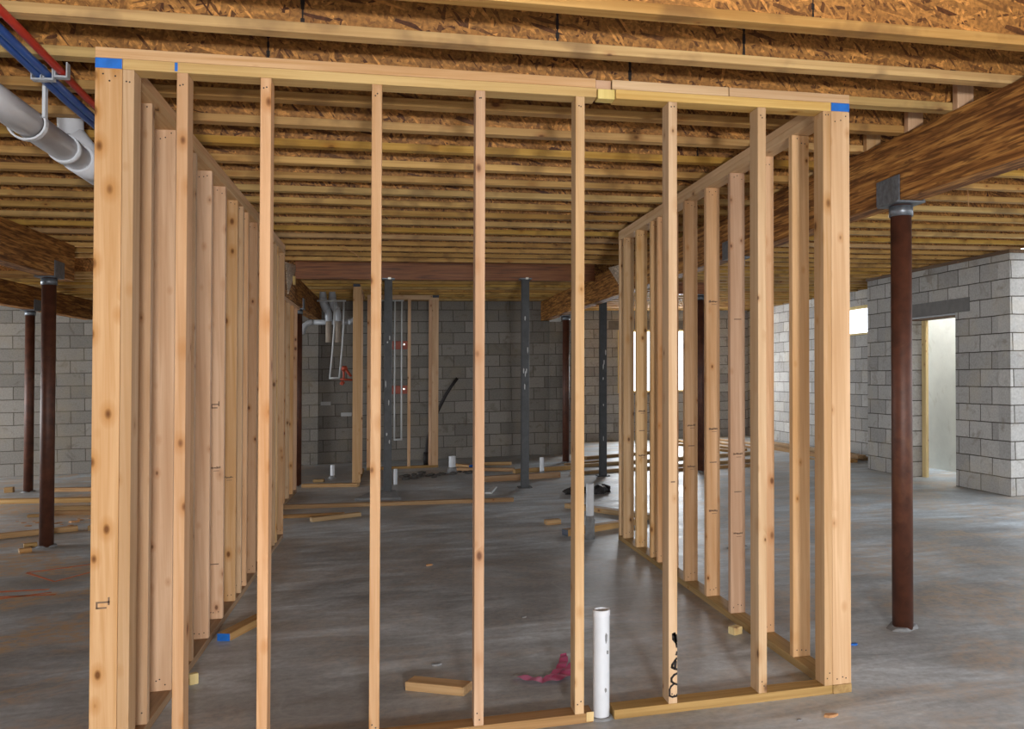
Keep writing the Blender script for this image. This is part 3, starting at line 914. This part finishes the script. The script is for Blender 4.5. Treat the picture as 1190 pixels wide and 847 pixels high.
MB().tube(arc((0.29, 10.5, 1.40), (0.30, 10.5, 1.52), (0.27, 10.5, 1.57)), 0.016, 12).build('inlet', M['orange'], t, (0.3, 10.5, 1.45))
MB().blob((0.30, 10.5, 1.56), (0.045, 0.04, 0.045), 4).build('valve_body', M['orange'], t, (0.3, 10.5, 1.56))
MB().tube([(0.32, 10.5, 1.55), (0.40, 10.5, 1.44)], 0.02, 12).build('handle', M['orange'], t, (0.36, 10.5, 1.5))
MB().tube([(0.24, 10.5, 1.40), (0.42, 10.5, 1.385)], 0.016, 12).build('crossbar', M['orange'], t, (0.3, 10.5, 1.4))
MB().blob((0.27, 10.5, 1.34), (0.035, 0.03, 0.035), 9).build('stop_knob', M['orange'], t, (0.27, 10.5, 1.34))
t = thing('conduit_hose', 'black flexible hose arching up from the floor behind the closet post', 'hose', (1.5, 10.9, 0))
MB().tube([(1.545, 10.9, 0.0), (1.55, 10.9, 0.2), (1.57, 10.9, 0.42), (1.64, 10.9, 0.64), (1.735, 10.9, 0.87), (1.86, 10.9, 1.12), (1.95, 10.9, 1.26), (2.04, 10.9, 1.38)], 0.026, 14).build('hose', M['black'], t, (1.48, 10.9, 0))
MB().tube([(1.545, 10.9, 0.0), (1.548, 10.9, 0.2)], 0.042, 14).build('socket', M['black'], t, (1.475, 10.9, 0))
for i, (x, z, w_, h_, l) in enumerate(((-0.06, 1.0, 0.16, 0.06, 'upper'), (0.27, 0.81, 0.17, 0.06, 'lower'))):  # plain paper slips, no lettering
    tag(MB().box(x - w_ / 2, x + w_ / 2, 11.745, 11.7495, z - h_ / 2, z + h_ / 2).build('paper_slip', M['paper'], None, (x, 11.747, z)),
        f'{l} of two small grey paper slips on the dim block wall', 'paper')

# ------------------------------------------------------------------ timber and litter on the slab
def board(name, p, q, w, th, label, z=0.0, mat='board_x', end=None, cat='board', group=None):
    p, q = Vector((*p, 0)), Vector((*q, 0))
    d = q - p
    L, a = d.length, math.atan2(d.y, d.x)
    c = (p + q) / 2
    m = MB()
    m.box(-L / 2, L / 2, -w / 2, w / 2, 0, th, 0.003)
    for v in m.bm.verts:
        v.co.x += K * 0
    o = m.build(name, M[mat], None, (0, 0, 0), lean=False)
    o.location = (c.x + K * z, c.y, z)
    o.rotation_euler = (0, 0, a)
    tag(o, label, cat, group)
    if end:
        e = MB().box(-L / 2 - 0.0012, -L / 2 + 0.0003, -w / 2 + 0.001, w / 2 - 0.001, 0.001, th - 0.001)
        eo = e.build('painted_end', M[end], None, (0, 0, 0), lean=False)
        eo.parent = o
        eo.location = (0, 0, 0)
    return o


B = board
B('lumber_board', (-0.12, 6.66), (2.35, 6.30), 0.089, 0.04, 'long board lying across the floor in front of the left grey post')
B('lumber_board', (-0.30, 6.02), (0.55, 5.93), 0.089, 0.03, 'flat board beyond the left wall, nearest the long cross board')
B('lumber_board', (0.25, 5.64), (0.71, 5.84), 0.07, 0.04, 'short board angled beside another at the foot of the left wall')
B('lumber_board', (-0.11, 8.58), (0.60, 8.37), 0.085, 0.045, 'board lying in front of the closet post in the dim corner')
B('lumber_block', (-0.02, 9.1), (0.12, 9.08), 0.08, 0.04, 'small wood block on the floor inside the closet framing', cat='wood block')
B('lumber_board', (2.20, 10.16), (1.95, 10.50), 0.08, 0.04, 'board with a blue painted end near the black hose', end='bluepaint')
B('lumber_board', (2.44, 10.40), (2.84, 10.26), 0.08, 0.05, 'short board at the foot of the dim block wall')
B('lumber_board', (1.93, 9.80), (2.76, 9.36), 0.09, 0.045, 'board lying just right of the rubble and wide pipe stub')
B('lumber_board', (2.22, 8.22), (3.25, 8.34), 0.11, 0.075, 'thick timber lying behind the central grey post')
B('lumber_board', (2.72, 9.05), (3.62, 9.25), 0.09, 0.06, 'board lying behind the thick timber by the central grey post')
B('lumber_board', (3.62, 9.85), (4.30, 10.16), 0.06, 0.03, 'thin board by the foot of the slim rusty column')
B('lumber_board', (4.10, 10.60), (5.9, 11.3), 0.09, 0.05, 'farthest of the long boards crossing the bright floor')
B('lumber_board', (3.75, 9.45), (7.2, 10.3), 0.09, 0.05, 'middle one of the long boards crossing the bright floor')
B('lumber_board', (3.45, 8.52), (6.6, 9.2), 0.09, 0.045, 'nearest of the long boards crossing the bright floor')
B('lumber_board', (4.6, 8.40), (6.3, 8.58), 0.12, 0.04, 'broad board beside the base of the column at the stacked timber')
for i, (p, q, nm) in enumerate((((6.15, 13.6), (6.75, 10.7), 'leftmost'), ((6.55, 13.6), (7.05, 10.9), 'second from left'), ((6.95, 13.7), (7.38, 11.2), 'third from left'), ((7.35, 13.8), (7.72, 11.6), 'rightmost'))):
    B('lumber_board', p, q, 0.09, 0.04 + 0.0 * i, f'{nm} of four long boards laid towards the far window', group='boards pointing at the window', z=0.0)
for i, (p, q, nm, zz) in enumerate((((7.95, 12.2), (8.1, 8.6), 'rearmost', 0.0), ((7.62, 11.2), (7.75, 8.4), 'front', 0.0), ((7.78, 11.5), (7.92, 8.45), 'topmost', 0.05))):
    B('lumber_board', p, q, 0.14, 0.05, f'{nm} board of the dark pile along the right block wall', z=zz, mat='board_x', group='boards along the right wall')
B('lumber_board', (7.70, 11.0), (7.86, 8.6), 0.14, 0.05, 'lower middle board of the dark pile along the right block wall', z=0.0, group='boards along the right wall') if False else None
B('lumber_board', (7.40, 9.5), (7.45, 8.4), 0.05, 0.02, 'thin strip of wood in front of the dark board pile')
B('lumber_board', (2.83, 5.62), (3.6, 4.35), 0.09, 0.05, 'board on the floor passing behind the far studs of the right wall', mat='board_x')
B('lumber_board', (2.50, 4.05), (3.3, 4.42), 0.09, 0.055, 'yellowish board with a dark end beyond the right wall, near the footed pipe', end='navypaint')
B('lumber_block', (2.43, 4.66), (2.57, 4.68), 0.09, 0.045, 'small wood block lying on the floor left of the footed pipe', cat='wood block')
B('lumber_block', (0.155, 1.645), (0.31, 2.03), 0.075, 0.042, 'board offcut with a blue end leaning out from the left bottom plate', end='bluepaint', cat='wood block')
B('lumber_block', (1.12, 0.625), (1.37, 0.475), 0.085, 0.04, 'loose wood offcut on the floor inside the front wall', end='navypaint', cat='wood block')
B('lumber_block', (2.80, 0.93), (2.855, 0.95), 0.05, 0.04, 'small pale wood block touching the right bottom plate', cat='wood block', mat='pale')
B('lumber_block', (0.125, 0.96), (0.16, 0.98), 0.03, 0.05, 'tiny pale block beside the left bottom plate', cat='wood block', mat='pale')
# left side
B('lumber_board', (-3.30, 9.42), (-2.2, 9.1), 0.09, 0.05, 'board nearest the block wall on the left floor')
B('lumber_board', (-4.6, 8.65), (-1.4, 7.9), 0.14, 0.05, 'very long pale board across the left floor', mat='board_x')
B('lumber_board', (-2.62, 7.15), (-1.2, 6.85), 0.12, 0.045, 'reddish board under its twin on the left floor')
B('lumber_board', (-2.60, 7.18), (-1.2, 6.90), 0.11, 0.04, 'top one of the two stacked reddish boards on the left floor', z=0.0455)
B('lumber_board', (-3.6, 5.25), (-1.90, 5.92), 0.09, 0.045, 'dark board passing behind the front left column')
B('lumber_board', (-1.80, 5.90), (-1.0, 5.95), 0.08, 0.045, 'short board peeking out left of the front corner post')
B('lumber_block', (-2.06, 5.10), (-1.97, 5.14), 0.06, 0.035, 'wood scrap behind the foot of the front left column', cat='wood block')
B('lumber_block', (-2.0, 4.84), (-1.92, 4.88), 0.06, 0.035, 'wood scrap before the foot of the front left column', cat='wood block')
B('lumber_block', (-2.72, 7.02), (-2.60, 7.03), 0.06, 0.03, 'wood scrap left of the stacked reddish boards', cat='wood block')
B('lumber_block', (-3.90, 9.55), (-3.80, 9.56), 0.08, 0.07, 'small square block left of the rear left column', cat='wood block')

# pink ribbon
t = MB()
for pts, wd in (([(1.60, 0.60), (1.68, 0.515), (1.76, 0.50), (1.84, 0.56), (1.90, 0.70)], 0.03), ([(1.72, 0.515), (1.80, 0.60), (1.85, 0.72), (1.87, 0.84)], 0.018)):
    pv = [Vector((a, c, 0)) for a, c in pts]
    cc = []
    for i in range(len(pv) - 1):
        for s_ in range(5):
            cc.append(pv[i].lerp(pv[i + 1], s_ / 5))
    cc.append(pv[-1])
    for i in range(3):
        cc = [cc[0]] + [(cc[k - 1] + cc[k] + cc[k + 1]) / 3 for k in range(1, len(cc) - 1)] + [cc[-1]]
    n = len(cc)
    vs = []
    for i, p_ in enumerate(cc):
        d = (cc[min(i + 1, n - 1)] - cc[max(i - 1, 0)]).normalized()
        nn = Vector((-d.y, d.x, 0)) * wd * 1.35 * (0.35 + 0.65 * math.sin(math.pi * (0.12 + 0.8 * i / n)))
        zz = 0.004 + 0.012 * abs(math.sin(i * 0.9))
        vs.append((t.bm.verts.new(p_ + nn + Vector((0, 0, zz))), t.bm.verts.new(p_ - nn + Vector((0, 0, zz + 0.006)))))
    for (a, c), (e, g) in zip(vs, vs[1:]):
        f_ = t.bm.faces.new((a, c, g, e))
        f_.smooth = True
tag(t.build('flagging_ribbon', M['pink'], None, (1.75, 0.6, 0)), 'crumpled pink ribbon on the floor by the tall white pipe', 'ribbon')

# black bag beside the right end
t = MB()
q = random.Random(5)
for i in range(9):
    t.blob((3.05 + 0.055 * i, 6.62 + q.uniform(-0.07, 0.07), 0.03), (0.07, 0.09, 0.045 + 0.02 * (i > 5)), i)
tag(t.build('plastic_bag', M['black'], None, (3.27, 6.62, 0)), 'crumpled black plastic bag on the floor behind the footed pipe', 'bag')
tag(MB().prism([(2.10, 7.02), (2.18, 7.02), (2.30, 7.55), (2.26, 7.58)], 'z', 0.0, 0.02).build('plastic_strip', M['cpvc'], None, (2.2, 7.2, 0)), 'pale blue grey strip lying left of the central grey post', 'strip')


def chip(x, y, s, label, mat='chip', seed=1, cat='wood chip'):
    m = MB()
    qq = random.Random(seed)
    n = 6
    poly = [(x + s * math.cos(2 * math.pi * k / n) * qq.uniform(0.5, 1.0), y + 0.6 * s * math.sin(2 * math.pi * k / n) * qq.uniform(0.5, 1.0)) for k in range(n)]
    m.prism(poly, 'z', 0.0, s * 0.28)
    tag(m.build('wood_chip' if cat == 'wood chip' else 'plastic_scrap', M[mat], None, (x, y, 0)), label, cat)


chip(2.77, -0.22, 0.035, 'orange brown wood chip in front of the right wall corner', seed=2)
chip(2.63, -0.22, 0.018, 'small dark chip left of the orange one, before the front plate', 'grout', 3)
chip(3.33, 0.58, 0.03, 'blue scrap on the floor left of the single rusty column', 'bluepaint', 4, 'scrap')
chip(1.30, 3.21, 0.035, 'lone wood chip in the middle of the framed floor', seed=5)
chip(1.25, 0.90, 0.03, 'dark chip behind the loose offcut', 'grout', 6)
chip(1.78, 1.60, 0.025, 'dark chip on the floor well behind the pink ribbon', 'grout', 7)
chip(3.42, 1.05, 0.04, 'reddish wood chip between the right wall and the single column', seed=8)
chip(-2.10, 6.47, 0.06, 'wood chip near the front left column, before the stacked boards', seed=9)

# rubble nobody could count
m = MB()
q = random.Random(11)
for i in range(46):
    x = q.uniform(1.12, 2.15)
    y = 9.05 + (x - 1.1) * 0.45 + q.gauss(0, 0.14)
    s_ = q.uniform(0.012, 0.045)
    m.blob((x, y, s_ * 0.35), (s_ * 1.6, s_, s_ * 0.6), i, 1)
tag(m.build('rubble', M['rubble'], None, (1.6, 9.3, 0)), 'dark mortar rubble strewn around the wide pipe stub', 'rubble', None, 'stuff')
m = MB()
for i in range(30):
    x = q.uniform(-3.2, -1.7)
    y = 6.0 + q.uniform(0.25, 0.75)
    s_ = q.uniform(0.008, 0.02)
    m.blob((x, y, s_ * 0.3), (s_ * 2.2, s_, s_ * 0.4), i, 1)
tag(m.build('sawdust_scraps', M['chip'], None, (-2.3, 6.5, 0)), 'fine wood scraps scattered over the left floor', 'wood scraps', None, 'stuff')

# orange marking paint on the slab, far left
m = MB()


def line(p, q_, w_):
    p, q_ = Vector((*p, 0)), Vector((*q_, 0))
    d = (q_ - p).normalized()
    nn = Vector((-d.y, d.x, 0)) * w_ / 2
    m.prism([tuple((p + nn)[:2]), tuple((q_ + nn * 0.5)[:2]), tuple((q_ - nn * 0.5)[:2]), tuple((p - nn)[:2])], 'z', 0.0002, 0.0012)


import_pts = [((-1.62, 3.95), (-0.86, 4.30), 0.035), ((-1.62, 3.95), (-1.30, 3.55), 0.03), ((-1.30, 3.55), (-0.95, 4.15), 0.025), ((-1.80, 3.35), (-1.25, 3.30), 0.06), ((-1.75, 3.2), (-1.15, 3.12), 0.05), ((-1.72, 3.02), (-1.2, 3.2), 0.05)]
for p, q_, w_ in import_pts:
    line(p, q_, w_)
tag(m.build('paint_marking', M['orange_paint'], None, (-1.4, 3.6, 0)), 'orange spray paint marking on the slab at far left', 'paint mark')

# hanging wires
t = MB().tube([(4.94, 1.85, 2.66), (4.945, 1.85, 2.53)], 0.003, 6)
tag(t.build('hanging_wire', M['chip'], None, (4.94, 1.85, 2.6)), 'thin wire hanging from a joist right of the single column bracket', 'wire')
t = MB().tube([(0.56, 5.25, 2.66), (0.66, 5.28, 2.62), (0.74, 5.30, 2.55)], 0.004, 6)
tag(t.build('hanging_wire', M['chip'], None, (0.6, 5.27, 2.6)), 'thin wire dangling from the joists before the cross beam', 'wire')

# ------------------------------------------------------------------ light
w = bpy.data.worlds.new('World')
sc.world = w
w.use_nodes = True
nt = w.node_tree
bg = nt.nodes['Background']
bg.inputs[0].default_value = (0.90, 0.95, 1.0, 1)
bg.inputs[1].default_value = 3.1


def area(name, loc, rot, sx, sy, power=0.0, portal=False, col=(1, 1, 1)):
    l = bpy.data.lights.new(name, 'AREA')
    l.shape = 'RECTANGLE'
    l.size, l.size_y = sx, sy
    l.energy = power
    l.color = col
    o = bpy.data.objects.new(name, l)
    COL.objects.link(o)
    o.location = loc
    o.rotation_euler = rot
    if portal:
        l.cycles.is_portal = True
    return o


R90 = math.pi / 2
area('front_opening_daylight', (2.6, -6.6, 1.2), (R90, 0, 0), 6.0, 1.9, 110.0, col=(1.0, 0.985, 0.965))   # faces +Y
area('daylight_portal', (8.75, -1.2, 1.35), (0, R90, 0), 2.7, 11.6, portal=True)         # faces -X
area('left_opening_daylight', (-8.95, 7.8, 1.15), (0, -R90, 0), 2.2, 6.2, 480.0, col=(0.93, 0.97, 1.0))          # faces +X
area('far_window_daylight', (6.48, 14.36, 1.65), (-R90, 0, 0), 1.7, 1.25, 190.0, col=(0.92, 0.96, 1.0))
area('stairwell_daylight', (8.02, 6.05, 3.3), (0, 0, 0), 0.55, 2.4, 75.0, col=(0.95, 0.98, 1.0))

area('added_shadow_lamp', (1.45, -6.2, 1.2), (R90, 0, 0), 0.45, 0.25, 290.0, col=(1.0, 0.985, 0.975))  # added compact light, sharpens the shadows under the joists

# ------------------------------------------------------------------ camera
cam = bpy.data.cameras.new('camera')
co = bpy.data.objects.new('camera', cam)
COL.objects.link(co)
Rv = Vector((0.9704900336, -0.2403837174, -0.0190987717))
Uv = Vector((0.0160755737, -0.0145313622, 0.9997651802))
Fv = Vector((0.2406048017, 0.9705691670, 0.0102382360))
mat = Matrix((Rv, Uv, -Fv)).transposed().to_4x4()
mat.translation = Vector((1.0749194782, -3.4583931383, 1.4075786980))
co.matrix_world = mat
cam.sensor_fit = 'HORIZONTAL'
cam.sensor_width = 36.0
cam.lens = 1013.205 / 1190 * 36.0
cam.shift_x = -114.316 / 1190
cam.shift_y = 0.15 / 1190
cam.clip_start = 0.05
cam.clip_end = 200
sc.camera = co

sc.view_settings.view_transform = 'Standard'
sc.view_settings.look = 'None'
sc.view_settings.gamma = 1
sc.view_settings.use_curve_mapping = False
sc.view_settings.exposure = 0.0
sc.cycles.use_denoising = True
sc.cycles.max_bounces = 8
sc.cycles.diffuse_bounces = 5
